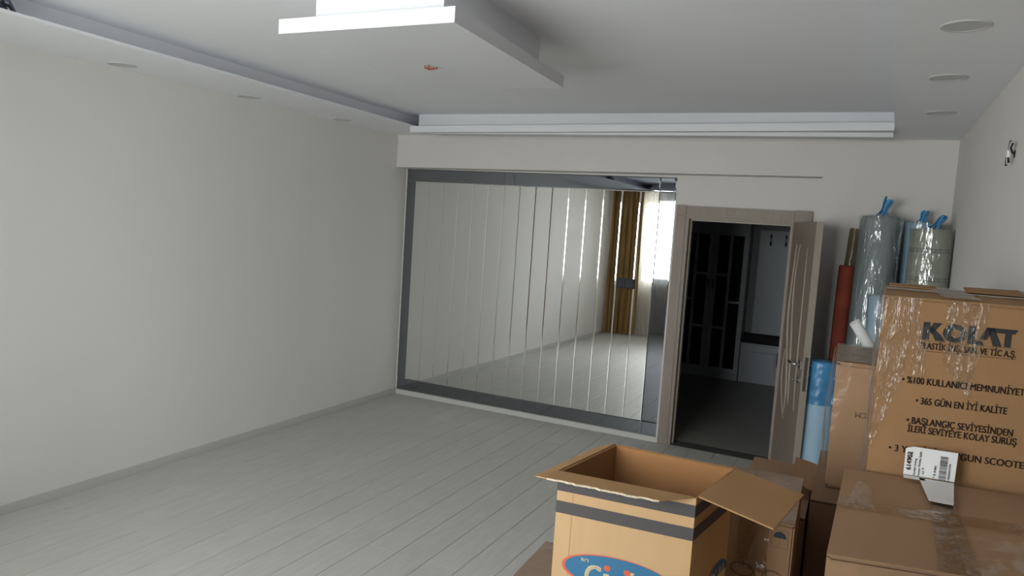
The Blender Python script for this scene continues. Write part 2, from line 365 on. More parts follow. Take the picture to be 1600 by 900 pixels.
# hanging ceiling island
isl = empty('ceiling_island', (2.46, -3.25, 2.5))
tag(isl, 'white rectangular drop panel hung under the tray ceiling, wires at its centre', 'ceiling panel')
MB().quadprism([(2.086, -3.835), (2.884, -3.833), (2.818, -2.659), (2.042, -2.666)], 2.5, 2.556).build('slab', 'trim_white', isl)
MB().quadprism([(2.185, -3.738), (2.778, -3.738), (2.722, -2.76), (2.14, -2.76)], 2.556, ZC).build('neck', 'trim_white', isl)
wr = empty('ceiling_wires', (2.39, -3.227, 2.5)); tag(wr, 'short copper brown wires poking from the white drop panel', 'wires')
for i, (dx, dy, b) in enumerate(((.0, .0, 1), (.012, .006, -1), (.02, -.004, .4))):
    pth = [(2.378+dx, -3.227+dy, 2.5), (2.372+dx, -3.222+dy, 2.490), (2.385+dx+.01*b, -3.215+dy, 2.484), (2.405+dx, -3.21+dy+.004*b, 2.487), (2.412+dx, -3.207+dy, 2.492)]
    MB().tube(pth, .0032, 8).build('wire', 'copper', wr, smooth=True)

# recessed spots
def spot(x, y, label):
    t = empty('recessed_spotlight', (x, y, H)); tag(t, label, 'spotlight', 'round spotlights in the dropped soffits')
    b = MB(); R0, R1, n = .082, .064, 40
    for i in range(n):
        a0, a1 = 2*PI*i/n, 2*PI*(i+1)/n
        P = lambda r, a, z: (x+r*math.cos(a), y+r*math.sin(a), z)
        v = [b.bm.verts.new(c) for c in (P(R0, a0, H), P(R0, a1, H), P(R0-.006, a1, H-.005), P(R0-.006, a0, H-.005), P(R1, a1, H-.004), P(R1, a0, H-.004), P(R1, a1, H), P(R1, a0, H))]
        b.bm.faces.new((v[0], v[1], v[2], v[3])); b.bm.faces.new((v[3], v[2], v[4], v[5])); b.bm.faces.new((v[5], v[4], v[6], v[7])); b.bm.faces.new((v[1], v[0], v[7], v[6]))
    bmesh.ops.remove_doubles(b.bm, verts=list(b.bm.verts), dist=1e-6)
    b.build('rim', 'spot_rim', t)
    MB().tube([(x, y, H-.0008), (x, y, H-.003)], R1+.001, 40).build('diffuser', 'spot', t)
for i, (x, y) in enumerate([(4.475, -3.076), (4.493, -2.197), (4.538, -1.212)]):
    spot(x, y, ['round recessed spotlight in the carton-side soffit, third from the back wall', 'round recessed spotlight in the carton-side soffit, second from the back wall', 'round recessed spotlight in the carton-side soffit, first from the back wall'][i])
for i, (x, y) in enumerate([(.179, -3.107), (.135, -2.065), (.10, -.98)]):
    spot(x, y, ['round recessed spotlight above the bare greige wall, third from the back wall', 'round recessed spotlight above the bare greige wall, second from the back wall', 'round recessed spotlight above the bare greige wall, first from the back wall'][i])

# wires out of the right wall
ww = empty('wall_wires', (RX, -2.455, 2.24)); tag(ww, 'black and white electric wires sticking out of the side wall', 'wires')
MB().tube([(RX+.001, -2.455, 2.235), (RX-.003, -2.455, 2.235)], .016, 16).build('wall_hole', 'wire_black', ww)
for i in range(6):
    m_ = ['wire_black', 'wire_white', 'wire_black', 'wire_black', 'wire_white', 'wire_black'][i]
    dy = .004*(i-2.5); sg = 1 if i in (0, 1, 2) else -1
    MB().tube([(RX+.002, -2.455+dy, 2.235), (RX-.012-.002*i, -2.456+dy, 2.24), (RX-.02-.002*(i % 3), -2.455-.008*sg+dy*1.5, 2.238+.02*sg), (RX-.016-.003*(i % 3), -2.455-.016*sg+dy*1.8, 2.238+(.036+.006*(i % 3))*sg)], .0045, 8).build('wire', m_, ww, smooth=True)
MB().tube([(RX-.02, -2.452, 2.222), (RX-.022, -2.456, 2.25)], .009, 8).build('connector', 'wire_white', ww)

# ------------------------------------------------------------------ mirror panel
mp_ = empty('mirror_panel', (1.35, ND, .05))
tag(mp_, 'wide wall mirror with upright strips and a smoked border beside the door', 'mirror')
def mirror_tile(name, x0, x1, z0, z1, m, bev, tilt=(0, 0), yback=ND-.002):
    """bevelled glass: flat face with chamfered borders, tilted by fractions of a degree"""
    th = .006; yb = yback; b = MB(); cx, cz = (x0+x1)/2, (z0+z1)/2
    dp = bev*.12
    def F(x, z, y): return (x, y-math.tan(tilt[0])*(x-cx)-math.tan(tilt[1])*(z-cz), z)
    e = bev; pts = [F(x0, z0, yb), F(x1, z0, yb), F(x1, z1, yb), F(x0, z1, yb)]
    mid = [F(x0, z0, yb-.003), F(x1, z0, yb-.003), F(x1, z1, yb-.003), F(x0, z1, yb-.003)]
    top = [F(x0+e, z0+e, yb-.003-dp), F(x1-e, z0+e, yb-.003-dp), F(x1-e, z1-e, yb-.003-dp), F(x0+e, z1-e, yb-.003-dp)]
    b.hexa(pts+mid); v = list(b.bm.verts); b.bm.faces.remove([f for f in b.bm.faces if set(f.verts) == set(v[4:8])][0])
    t = [b.bm.verts.new(c) for c in top]; m4 = v[4:8]
    b.bm.faces.new(t)
    for i in range(4): b.bm.faces.new((m4[i], m4[(i+1) % 4], t[(i+1) % 4], t[i]))
    return b.build(name, m, mp_)
SX0, SX1, SZ0, SZ1 = .118, 2.592, .168, 2.166
n = 15; w = (SX1-SX0)/n
rt_ = random.Random(3)
TILT = math.radians(-.30)
for i in range(n):
    mirror_tile('mirror_strip', SX0+w*i+.0007, SX0+w*(i+1)-.0007, SZ0, SZ1, 'mirror', .0065, (math.radians(rt_.uniform(-.10, .10)), TILT+math.radians(rt_.uniform(-.05, .05))), ND-.008)
MB().box(SX0, SX1, ND-.0015, ND, SZ0, SZ1).build('backing', 'dark_plastic', mp_)
FT, FB = 2.288, .048
TT = lambda: (math.radians(rt_.uniform(-.4, .4)), TILT+math.radians(rt_.uniform(-.3, .3)))
def ft(x0, x1, z0, z1): mirror_tile('frame_tile', x0+.0006, x1-.0006, z0+.0006, z1-.0006, 'mirror_tint', .007, TT())
xm0, xm1 = 1.10, 1.21
for a, b in ((.014, SX0), (SX0, xm0), (xm0, xm1), (xm1, SX1), (SX1, 2.732)): ft(a, b, SZ1, FT)
for a, b in ((.014, SX0), (SX0, 1.13), (1.13, SX1), (SX1, 2.732)): ft(a, b, FB, SZ0)
ft(.014, SX0, SZ0, SZ1); ft(SX1, 2.732, SZ0, SZ1)
sw = empty('light_switch', (2.355, ND-.014, 1.31)); tag(sw, 'dark grey double light switch mounted on the mirror strips', 'switch')
MB().box(2.272, 2.438, ND-.024, ND-.0155, 1.313, 1.399).bevel(.003).build('plate', 'dark_plastic', sw)
for x in (2.283, 2.359): MB().hexa([(x, ND-.024, 1.324), (x, ND-.031, 1.324), (x+.068, ND-.031, 1.324), (x+.068, ND-.024, 1.324), (x, ND-.024, 1.388), (x, ND-.027, 1.388), (x+.068, ND-.027, 1.388), (x+.068, ND-.024, 1.388)]).build('rocker', 'dark_plastic2', sw)

# ------------------------------------------------------------------ door frame and open door
fr = empty('trim_6', (3.26, ND, 0)); struct(fr, 'taupe door casing around the doorway')
CZ = 2.058
for (a, b) in ((2.749, DX0-.004), (DX1+.004, 3.824)):
    MB().box(a, b, ND-.02, ND, 0, CZ-.088).bevel(.004).build('casing', 'door', fr)
    MB().box(a, b, ND-.022, ND, CZ-.086, CZ+.004).bevel(.004).build('corner_block', 'door', fr)
MB().box(DX0-.003, DX1+.003, ND-.02, ND, DZ, CZ).bevel(.004).build('casing', 'door', fr)
for (a, b) in ((DX0-.004, DX0+.022), (DX1-.022, DX1+.004)):
    MB().box(a, b, ND-.012, ND+.16, 0, DZ).build('jamb', 'door', fr)
MB().box(DX0+.022, DX1-.022, ND-.012, ND+.16, DZ-.022, DZ).build('jamb', 'door', fr)
MB().box(DX0+.022, DX0+.036, ND+.045, ND+.085, 0, DZ-.022).build('stop', 'door_edge', fr)
MB().box(DX0+.036, DX1-.022, ND+.045, ND+.085, DZ-.036, DZ-.022).build('stop', 'door_edge', fr)
struct(MB().box(DX0, DX1, ND-.005, ND+.155, -.008, .004).build('trim_7', 'joint'), 'dark threshold strip in the doorway')
# leaf: hinge near the right jamb, swung into the room
HP = Vector((3.690, ND-.025, 0)); EP = Vector((3.907, -.600, 0))
d = (EP-HP).normalized(); nrm = Vector((-d.y, d.x, 0)); nrm = nrm if nrm.x > 0 else -nrm   # nrm: away from the seen face
LW = (EP-HP).length; LT = .046; LZ0, LZ1 = .008, 1.963
dr = empty('door_1', (HP.x, HP.y, 0)); struct(dr, 'open taupe laminate door with carved wavy lines')
def lp3(u, off, z): return HP+d*u+nrm*off+Vector((0, 0, z))
q = [lp3(0, 0, 0), lp3(0, LT, 0), lp3(LW-.004, LT, 0), lp3(LW-.004, 0, 0)]
leaf = MB().quadprism([(v.x, v.y) for v in q], LZ0, LZ1).build('leaf', 'door', dr)
q = [lp3(LW-.004, 0, 0), lp3(LW-.004, LT, 0), lp3(LW, LT, 0), lp3(LW, 0, 0)]
MB().quadprism([(v.x, v.y) for v in q], LZ0, LZ1).build('edge_strip', 'door_edge', dr)
def wave(pts, rad):
    pts = [(u*LW, z) for u, z in pts]; out = []
    n = 28
    for i in range(n+1):
        t = i/n*(len(pts)-1); j = min(int(t), len(pts)-2); f = t-j
        p0, p1, p2, p3 = pts[max(j-1, 0)], pts[j], pts[j+1], pts[min(j+2, len(pts)-1)]
        c = [.5*(2*p1[k]+(p2[k]-p0[k])*f+(2*p0[k]-5*p1[k]+4*p2[k]-p3[k])*f*f+(3*p1[k]-p0[k]-3*p2[k]+p3[k])*f**3) for k in (0, 1)]
        out.append(lp3(c[0], -.001, c[1]))
    MB().tube(out, [rad*(.35+.65*math.sin(PI*min(max(i/n, .04), .96))) for i in range(n+1)], 8).build('carved_line', 'door_groove', leaf, smooth=True)
wave([(.27, 1.80), (.23, 1.58), (.19, 1.25), (.33, .92), (.42, .68), (.40, .50)], .012)
wave([(.42, 1.80), (.34, 1.58), (.34, 1.36), (.45, 1.04), (.53, .72), (.55, .60)], .009)
wave([(.74, 1.78), (.76, 1.4), (.77, 1.1), (.79, .8), (.82, .6)], .007)
wave([(.18, .98), (.16, .76), (.26, .60), (.40, .46)], .009)
# handle set
hb = MB().hexa([tuple(lp3(u, o, z)) for u, o, z in ((LW-.085, 0, .93), (LW-.04, 0, .93), (LW-.04, -.008, .93), (LW-.085, -.008, .93), (LW-.085, 0, .985), (LW-.04, 0, .985), (LW-.04, -.008, .985), (LW-.085, -.008, .985))]).build('rosette', 'steel', dr)
MB().tube([lp3(LW-.062, -.006, .957), lp3(LW-.062, -.045, .957), lp3(LW-.08, -.055, .957), lp3(LW-.19, -.055, .957)], .0095, 10).build('handle', 'steel', dr, smooth=True)
MB().tube([lp3(LW-.062, LT, .957), lp3(LW-.062, LT+.045, .957), lp3(LW-.08, LT+.055, .957), lp3(LW-.19, LT+.055, .957)], .0095, 10).build('handle', 'steel', dr, smooth=True)
MB().tube([lp3(LW-.062, 0, .845), lp3(LW-.062, -.012, .845)], .022, 20).build('key_rosette', 'steel', dr, smooth=False)
MB().tube([lp3(LW-.062, -.01, .845), lp3(LW-.062, -.05, .845)], .006, 8).build('key', 'steel', dr)
MB().hexa([tuple(lp3(u, o, z)) for u, o, z in ((LW, .012, .78), (LW+.002, .012, .78), (LW+.002, .034, .78), (LW, .034, .78), (LW, .012, 1.02), (LW+.002, .012, 1.02), (LW+.002, .034, 1.02), (LW, .034, 1.02))]).build('lock_plate', 'steel', dr)

# ------------------------------------------------------------------ dark hall beyond the doorway
HY0 = ND+.15
struct(MB().box(0, 4.74, HY0, 4.3, -.1, .0).build('floor_hall', 'tile_hall'), 'dark grey hall floor seen through the doorway')
struct(MB().box(0, 4.74, 4.15, 4.3, 0, 2.6).build('wall_hall_back', 'hall_paint'))
struct(MB().box(-.15, 0, HY0, 4.3, 0, 2.6).build('wall_hall_left', 'hall_paint'))
struct(MB().box(4.74, 4.89, HY0, 4.3, 0, 2.6).build('wall_hall_right', 'hall_paint'))
struct(MB().box(-.15, 4.89, HY0, 4.3, 2.5, 2.62).build('ceiling_hall', 'hall_paint'))
WY = 3.55
wd = empty('wardrobe', (2.3, WY, 0)); tag(wd, 'white wardrobe with smoked glass lattice doors in the dark hall', 'wardrobe')
MB().box(1.60, 2.885, WY+.022, 4.1, 0, 2.2).build('body', 'ward_white', wd)
MB().box(1.60, 2.885, WY, WY+.02, 0, .075).build('plinth', 'ward_white', wd)
def lattice_door(x0, x1, flip):
    dd = MB()
    z0, z1 = .08, 2.02; st = .055; mid = (x0+x1)/2; mw = .018; pz0, pz1 = .14, 1.835
    dd.box(x0, x0+st, WY, WY+.02, z0, z1).box(x1-st, x1, WY, WY+.02, z0, z1).box(x0+st, x1-st, WY, WY+.02, z0, pz0).box(x0+st, x1-st, WY, WY+.02, pz1, z1)
    dd.box(mid-mw, mid+mw, WY, WY+.02, pz0, pz1)
    A, B = (1.33, .655), (.993,)
    L, Rr = ((B, A) if flip else (A, B))
    for z in L: dd.box(x0+st, mid-mw, WY, WY+.02, z-.015, z+.015)
    for z in Rr: dd.box(mid+mw, x1-st, WY, WY+.02, z-.015, z+.015)
    o = dd.build('door', 'ward_white', wd)
    for bars, a, b in ((L, x0+st, mid-mw), (Rr, mid+mw, x1-st)):
        zz = [pz0]+sorted(bars)+[pz1]
        for i in range(len(zz)-1):
            MB().box(a, b, WY+.010, WY+.014, zz[i]+(.015 if i else 0), zz[i+1]-(.015 if i < len(zz)-2 else 0)).build('pane', 'ward_glass', o)
    MB().tube([(x0+.025 if not flip else x1-.025, WY-.02, 1.15), (x0+.025 if not flip else x1-.025, WY-.02, 1.27)], .007, 8).build('handle', 'hook', o)
lattice_door(2.462, 2.882, False); lattice_door(2.035, 2.455, True); lattice_door(1.61, 2.028, False)
hp = empty('coat_rack_panel', (3.3, WY+.25, .61)); tag(hp, 'white hall panel with dark coat hooks above a bench', 'coat rack')
MB().box(2.89, 4.3, WY+.25, WY+.27, .61, 2.2).build('side_panel', 'hall_paint', hp)
MB().box(2.985, 4.2, WY+.20, WY+.249, .61, 1.93).bevel(.003).build('panel', 'ward_white', hp)
for x in (3.12, 3.30, 3.48):
    h = MB().box(x-.012, x+.012, WY+.190, WY+.199, 1.74, 1.87).build('hook', 'hook', hp)
    MB().tube([(x, WY+.188, 1.76), (x, WY+.15, 1.75), (x, WY+.135, 1.79)], .006, 8).build('prong', 'hook', h)
    MB().tube([(x, WY+.188, 1.84), (x, WY+.14, 1.85), (x, WY+.13, 1.88)], .006, 8).build('prong', 'hook', h)
hb2 = empty('hall_bench', (3.4, WY, 0)); tag(hb2, 'white storage bench with black cushion under the coat hooks', 'bench')
MB().box(2.895, 4.2, WY+.02, WY+.245, 0, .50).build('body', 'ward_white', hb2)
for x in (2.905, 3.42):
    o = MB().box(x, x+.505, WY, WY+.018, .07, .48).build('door', 'ward_white', hb2)
    MB().box(x+.09, x+.415, WY-.008, WY-.0005, .15, .40).bevel(.004).build('raised_panel', 'ward_white', o)
    MB().tube([(x+.44, WY-.001, .245), (x+.44, WY-.025, .25), (x+.44, WY-.025, .42), (x+.44, WY-.001, .425)], .006, 8).build('handle', 'steel', o)
MB().box(2.895, 4.2, WY+.005, WY+.245, .50, .60).bevel(.02).build('cushion', 'cushion', hb2)

# ------------------------------------------------------------------ window, curtains (seen in the mirror)
wn = empty('window_1', ((WX0+WX1)/2, FY-.1, WZ0)); struct(wn, 'wide white framed window')
fy0, fy1 = FY-.13, FY-.07
MB().box(WX0, WX1, fy0, fy1, WZ0, WZ0+.06).build('window_frame', 'pvc', wn); MB().box(WX0, WX1, fy0, fy1, WZ1-.06, WZ1).build('window_frame', 'pvc', wn)
nm = 5
for i in range(nm+1):
    x = WX0+(WX1-WX0-.06)*i/nm
    MB().box(x, x+.06, fy0, fy1, WZ0+.06, WZ1-.06).build('mullion', 'pvc', wn)
    if i < nm: MB().box(x+.06, WX0+(WX1-WX0-.06)*(i+1)/nm, FY-.102, FY-.098, WZ0+.06, WZ1-.06).build('pane', 'glass', wn)
MB().box(WX0-.04, WX1+.04, FY-.07, FY+.05, WZ0-.03, WZ0).build('window_sill', 'pvc', wn)
def drape(name, x0, x1, y, z0, z1, folds, amp, m, fn=None, nu=140, nv=24):
    def f(u, v):
        x = x0+(x1-x0)*u; z = z0+(z1-z0)*v
        yy = y+amp*math.sin(u*folds*2*PI+1.5*math.sin(v*2.1+u*5))+amp*.4*math.sin(u*folds*5.3*PI+v*3)
        if fn: x, yy = fn(u, v, x, yy)
        return (x, yy, z)
    o = MB().grid(f, nu, nv).build(name, m, smooth=True, fixn=False)
    return o
CY = -6.40
c1 = drape('curtain', .03, .58, CY, .02, 2.585, 6, .035, 'curtain')
tag(c1, 'long bronze brown curtain at the corner of the window wall', 'curtain', 'window curtains')
s1 = drape('sheer_curtain', .50, 1.75, CY-.13, .02, 2.585, 13, .022, 'sheer')
tag(s1, 'sheer white curtain hanging beside the bronze curtain', 'curtain', 'window curtains')
def sweep(u, v, x, yy):
    k = min(1, abs(v-.42)/.5); k = k*k if v > .42 else k
    return .58+(x-.58)*(.06+.94*k), yy
s2 = drape('tied_sheer_curtain', .58, 1.35, CY-.05, .02, 2.585, 8, .02, 'sheer', sweep)
tag(s2, 'sheer white curtain swept aside and tied to the bronze curtain', 'curtain', 'window curtains')
rod = MB().box(.02, 4.1, CY-.16, CY+.02, 2.587, 2.599).build('curtain_track', 'pvc'); tag(rod, 'white ceiling track carrying the curtains at the window wall', 'curtain track')
c2 = drape('curtain', 3.45, 3.95, CY-.05, .02, 2.585, 4, .03, 'curtain'); tag(c2, 'long bronze brown curtain on the far side of the window from the greige wall', 'curtain', 'window curtains')

# ------------------------------------------------------------------ cartons
def lerp2(a, b, t): return (a[0]+(b[0]-a[0])*t, a[1]+(b[1]-a[1])*t)
def carton(label, q, z0, z1, m, cat='box', seam='x', flapgap=.004, tape=None, name='carton', bulge=0.0, bevel=.006):
    """q: FL, FR, BR, BL corners; closed flaps meet along a seam; returns the root"""
    cx = sum(p[0] for p in q)/4; cy = sum(p[1] for p in q)/4
    t = empty(name, (cx, cy, z0)); tag(t, label, cat, 'cartons stacked by the side wall')
    th = .004
    MB().quadprism(q, z0, z1-th).bevel(bevel, 2).build('body', m, t)
    FL, FR, BR, BL = q
    if seam == 'x':
        ml, mr = lerp2(FL, BL, .5), lerp2(FR, BR, .5); g = flapgap/2
        halves = [([FL, FR, (mr[0], mr[1]-g), (ml[0], ml[1]-g)], (0, 0, bulge, bulge)), ([(ml[0], ml[1]+g), (mr[0], mr[1]+g), BR, BL], (bulge, bulge, 0, 0))]
    else:
        mf, mk = lerp2(FL, FR, .5), lerp2(BL, BR, .5); g = flapgap/2
        halves = [([FL, (mf[0]-g, mf[1]), (mk[0]-g, mk[1]), BL], (0, bulge, bulge, 0)), ([(mf[0]+g, mf[1]), FR, BR, (mk[0]+g, mk[1])], (bulge, 0, 0, bulge))]
    for hq, bz in halves:
        MB().quadprism(hq, [z1-th+b for b in bz], [z1+b for b in bz]).build('flap', m, t)
    return t
def wrinkle_sheet(name, P00, P10, P11, P01, m, parent, lift=.003, amp=.0025, sc=14, nu=24, nv=24, seed=0):
    P00, P10, P11, P01 = [Vector(c) for c in (P00, P10, P11, P01)]
    N = (P10-P00).cross(P01-P00).normalized()
    def f(u, v):
        c = P00*(1-u)*(1-v)+P10*u*(1-v)+P11*u*v+P01*(1-u)*v
        h = noise.noise(Vector((c.x*sc+seed, c.y*sc, c.z*sc)))+.5*noise.noise(Vector((c.x*sc*2.7, c.y*sc*2.7+seed, c.z*sc*2.7)))
        return tuple(c+N*(lift+amp*h))
    return MB().grid(f, nu, nv).build(name, m, parent, smooth=True, fixn=False)

def outline(pts, w, closed=True):
    out = []; n = len(pts)
    for i in range(n if closed else n-1):
        a, b = Vector(pts[i]), Vector(pts[(i+1) % n]); dd = (b-a); ll = dd.length
        if ll < 1e-6: continue
        pn = Vector((-dd.y, dd.x))/ll*w/2; ex = dd/ll*w*.4
        out.append([tuple(a-pn-ex), tuple(b-pn+ex), tuple(b+pn+ex), tuple(a+pn-ex)])
    return out
# --- open striped carton
A = [(3.543, -4.237), (3.915, -4.213), (3.961, -3.901), (3.595, -3.891)]
AZ0, AZ1, T = .79, 1.15, .005
ob = empty('open_carton', (3.75, -4.06, AZ0)); tag(ob, 'open tan carton with dark stripes and blue oval logo, flaps spread', 'box', 'cartons stacked by the side wall')
cxA, cyA = 3.7535, -4.0605
inner = [(p[0]+(cxA-p[0])*.028, p[1]+(cyA-p[1])*.032) for p in A]
b = MB()
lo = [b.bm.verts.new((p[0], p[1], AZ0)) for p in A]; hi = [b.bm.verts.new((p[0], p[1], AZ1)) for p in A]
for i in range(4): b.bm.faces.new((lo[i], lo[(i+1) % 4], hi[(i+1) % 4], hi[i]))
b.bm.faces.new(lo[::-1])
b.build('body', 'card_tan', ob, fixn=False)
b = MB()
il = [b.bm.verts.new((p[0], p[1], AZ0+.006)) for p in inner]; ih = [b.bm.verts.new((p[0], p[1], AZ1-.001)) for p in inner]; oh = [b.bm.verts.new((p[0], p[1], AZ1)) for p in A]
for i in range(4): b.bm.faces.new((il[(i+1) % 4], il[i], ih[i], ih[(i+1) % 4])); b.bm.faces.new((ih[(i+1) % 4], ih[i], oh[i], oh[(i+1) % 4]))
b.bm.faces.new(il)
b.build('lining', 'card_in', ob, fixn=False)
def at2(e0, e1, s): return lerp2(e0, e1, s)
# stripes wrap front and right faces
for (za, zb) in ((1.131, 1.098), (1.070, 1.036)):
    for (p0, p1) in ((A[0], A[1]), (A[1], A[2]), (A[2], A[3]), (A[3], A[0])):
        e = Vector((p1[0]-p0[0], p1[1]-p0[1], 0)); 
        decal('stripe', [(0, zb-AZ0), (e.length, zb-AZ0), (e.length, za-AZ0), (0, za-AZ0)], [(0, 1, 2, 3)], ((p0[0], p0[1], AZ0), e.normalized(), (0, 0, 1)), 'stripe', ob, .0006)
# flaps: front torn, right wide, left short, back hanging
FLp, FRp, BRp, BLp = [Vector((p[0], p[1], AZ1)) for p in A]
fo = Vector((.0, -.083, .002))
e = (FRp-FLp)
rj = random.Random(5)
edge_pts = [FLp+e*t+fo+Vector((0, rj.uniform(-.004, .004), 0)) for t in [i/22*.80 for i in range(23)]]
poly = [FLp, FLp+fo+Vector((-.036, .012, -.004))]+edge_pts+[FRp-e*.015]
MB().slab([tuple(p) for p in poly[::-1]], -.0035).build('flap', 'card_flap', ob)
b = MB()
for i in range(len(edge_pts)-1):
    a0, a1 = edge_pts[i], edge_pts[i+1]; o1 = Vector((0, -.0025-rj.uniform(0, .003), 0)); zt = Vector((0, 0, .0045))
    b.hexa([a0+o1, a1+o1, a1, a0, a0+o1+zt, a1+o1+zt, a1+zt, a0+zt])
b.build('torn_edge', 'card_edge', ob)
ro = Vector((.192, 0.0, -.037))
MB().slab([tuple(FRp+Vector((.004, .01, 0))), tuple(FRp+ro), tuple(BRp+ro), tuple(BRp+Vector((.004, -.004, 0)))], .004).build('flap', 'card_flap', ob)
lo_ = Vector((-.056, 0, -.014))
MB().slab([tuple(FLp+lo_+Vector((.004, -.045, 0))), tuple(FLp), tuple(BLp), tuple(BLp+lo_*.9+Vector((.0, -.03, 0)))], .004).build('flap', 'card_flap', ob)
bo = Vector((.004, .035, -.15))
MB().slab([tuple(BRp), tuple(BRp+bo), tuple(BLp+bo), tuple(BLp)], .004).build('flap', 'card_flap', ob)
# printed oval logo on the two seen sides
def ellipse(cx, cy, a, b, n=64, rot=0): return [(cx+a*math.cos(2*PI*i/n)*math.cos(rot)-b*math.sin(2*PI*i/n)*math.sin(rot), cy+a*math.cos(2*PI*i/n)*math.sin(rot)+b*math.sin(2*PI*i/n)*math.cos(rot)) for i in range(n)]
fA = (FRp-FLp); frameA = ((A[0][0], A[0][1], AZ0), fA.normalized(), (0, 0, 1))
fB = (BRp-FRp); frameB = ((A[1][0], A[1][1], AZ0), fB.normalized(), (0, 0, 1))
def logo(frame, cx, cz, a, bb):
    poly_decal('logo_border', [ellipse(cx-.004, cz-.001, a+.005, bb+.0035)], frame, 'orange_print', ob, .0006)
    poly_decal('logo_oval', [ellipse(cx, cz, a, bb)], frame, 'blue_print', ob, .0010)
    ar = put_text('ar\u0131', 'print', cx-a*.70, cx-a*.56, cz+bb*.42, .018, frame, 'cream_print', ob, .0004, .0015)
    k = a/.135
    # wordmark with red dots on the i's
    x = cx-.081*k; z = cz-.041
    for ch, wch in (('C', .044), ('\u0131', .0195), ('c', .034), ('\u0131', .0195), ('b', .026), ('e', .024), ('b', .026), ('e', .024)):
        put_text(ch, 'letter', x, x+wch*.84*k, z, .080 if ch == 'C' else .086, frame, 'cream_print', ob, .0022, .0016, .15)
        if ch == '\u0131': poly_decal('letter_dot', [ellipse(x+wch*.62*k, z+.056, .0085*k, .008, 20)], frame, 'orange_print', ob, .0016)
        x += wch*.93*k
logo(frameA, .187, .896-AZ0, .150, .047)
poly_decal('crease', outline([(.045, .02), (.047, .34)], .0009, False), frameA, 'ink_olive', ob, .0004)
logo(frameB, .235, .858-AZ0, .082, .040)
# carton underneath, larger
Cq = [(3.405, -4.272), (3.935, -4.245), (3.95, -3.885), (3.388, -3.903)]
cC = carton('dull brown carton directly under the open striped carton', Cq, .40, .788, 'card_grey', seam='x', bulge=0.0)
wrinkle_sheet('film', (3.40, -4.27, .788), (3.525, -4.25, .788), (3.575, -3.91, .788), (3.39, -3.91, .788), 'film', cC, .003, .003)
carton('plain brown carton at the foot of the stack under the open striped carton', [(3.40, -4.27), (3.94, -4.25), (3.95, -3.87), (3.39, -3.89)], 0, .398, 'card_grey')

# --- umbrella carton behind it
Dq = [(3.80, -3.745), (4.131, -3.762), (4.118, -3.265), (3.80, -3.285)]
cD = carton('brown carton printed with a small umbrella symbol, behind the open carton', Dq, .50, .97, 'card_brown', seam='y')
eD = Vector((Dq[1][0]-Dq[0][0], Dq[1][1]-Dq[0][1], 0)).normalized(); frD = ((Dq[0][0], Dq[0][1], 0), eD, (0, 0, 1))
cu, cz = .2925, .918
half = [(cu+.019*math.cos(PI*i/20), cz+.004+.020*math.sin(PI*i/20)) for i in range(21)]
poly_decal('print', [half], frD, 'ink_navy', cD)
poly_decal('print', outline([(cu-.024, cz-.026), (cu+.024, cz-.026), (cu+.024, cz+.028), (cu-.024, cz+.028)], .0014)+outline([(cu, cz+.004), (cu, cz-.018), (cu-.003, cz-.021), (cu-.007, cz-.019)], .0016, False), frD, 'ink_olive', cD)
ol = []
for cx_, cz_, a_, b_ in ((.19, .795, .034, .020), (.245, .803, .018, .026), (.283, .792, .030, .022)):
    ol += outline(ellipse(cx_, cz_, a_, b_, 30), .004)
poly_decal('print', ol, frD, 'ink_olive', cD)
wrinkle_sheet('film', (3.97, -3.757, .80), (4.06, -3.759, .80), (4.06, -3.759, .965), (3.97, -3.757, .965), 'tape', cD, .0025, .003, 22)
wrinkle_sheet('film', (3.82, -3.76, .97), (4.13, -3.76, .97), (4.118, -3.27, .97), (3.82, -3.29, .97), 'film', cD, .004, .004)
carton('plain brown carton under the umbrella carton', [(3.79, -3.75), (4.125, -3.77), (4.12, -3.26), (3.79, -3.28)], 0, .498, 'card_grey')

carton('low brown carton hidden between the umbrella carton and the capped roll', [(3.86, -3.2), (4.132, -3.2), (4.128, -2.5), (3.86, -2.5)], 0, .80, 'card_grey')
# --- narrow dark carton and the film-wrapped carton on it
Eq = [(4.140, -3.112), (4.60, -3.085), (4.60, -2.33), (4.136, -2.36)]
cE = carton('plain brown carton under the film-wrapped tall carton', Eq, 0, .85, 'card_grey', seam='x', flapgap=.003)
MB().slab([(4.139, -3.0, .85), (4.055, -2.98, .872), (4.05, -2.66, .878), (4.137, -2.62, .85)], .004).build('flap', 'card_brown', cE)
Fq = [(4.180, -2.93), (4.46, -2.915), (4.46, -2.37), (4.166, -2.38)]
cF = carton('tall carton wrapped in clear film with upside-down printed letters', Fq, .852, 1.362, 'card_brown', seam='x', bevel=.012)
# CM printed upside down
pF, fF, wF = text_polys('CM', .030, 0)
kx = .040/wF
decal('print', [(.124-a*kx, 1.1715-b) for a, b in pF], fF, ((4.180, -2.93, 0), Vector((.28, .015, 0)).normalized(), (0, 0, 1)), 'ink', cF, .0015)
def wrap_f(u, v):
    # film shroud around the front-left of the carton
    path = [(4.155, -2.42), (4.160, -2.6), (4.163, -2.78), (4.168, -2.90), (4.178, -2.945), (4.205, -2.947), (4.26, -2.945), (4.32, -2.942), (4.38, -2.938), (4.44, -2.935)]
    t = u*(len(path)-1); i = min(int(t), len(path)-2); f = t-i; x, y = lerp2(path[i], path[i+1], f); z = .858+(1.366-.858)*v
    x -= .016*math.sin(PI*v)*(1 if u < .5 else 0)*(1-u*.5); nn = noise.noise(Vector((x*22, y*22, z*7))); return (x-.004*nn, y-.004*nn, z)
MB().grid(wrap_f, 40, 30).build('film', 'film', cF, smooth=True, fixn=False)
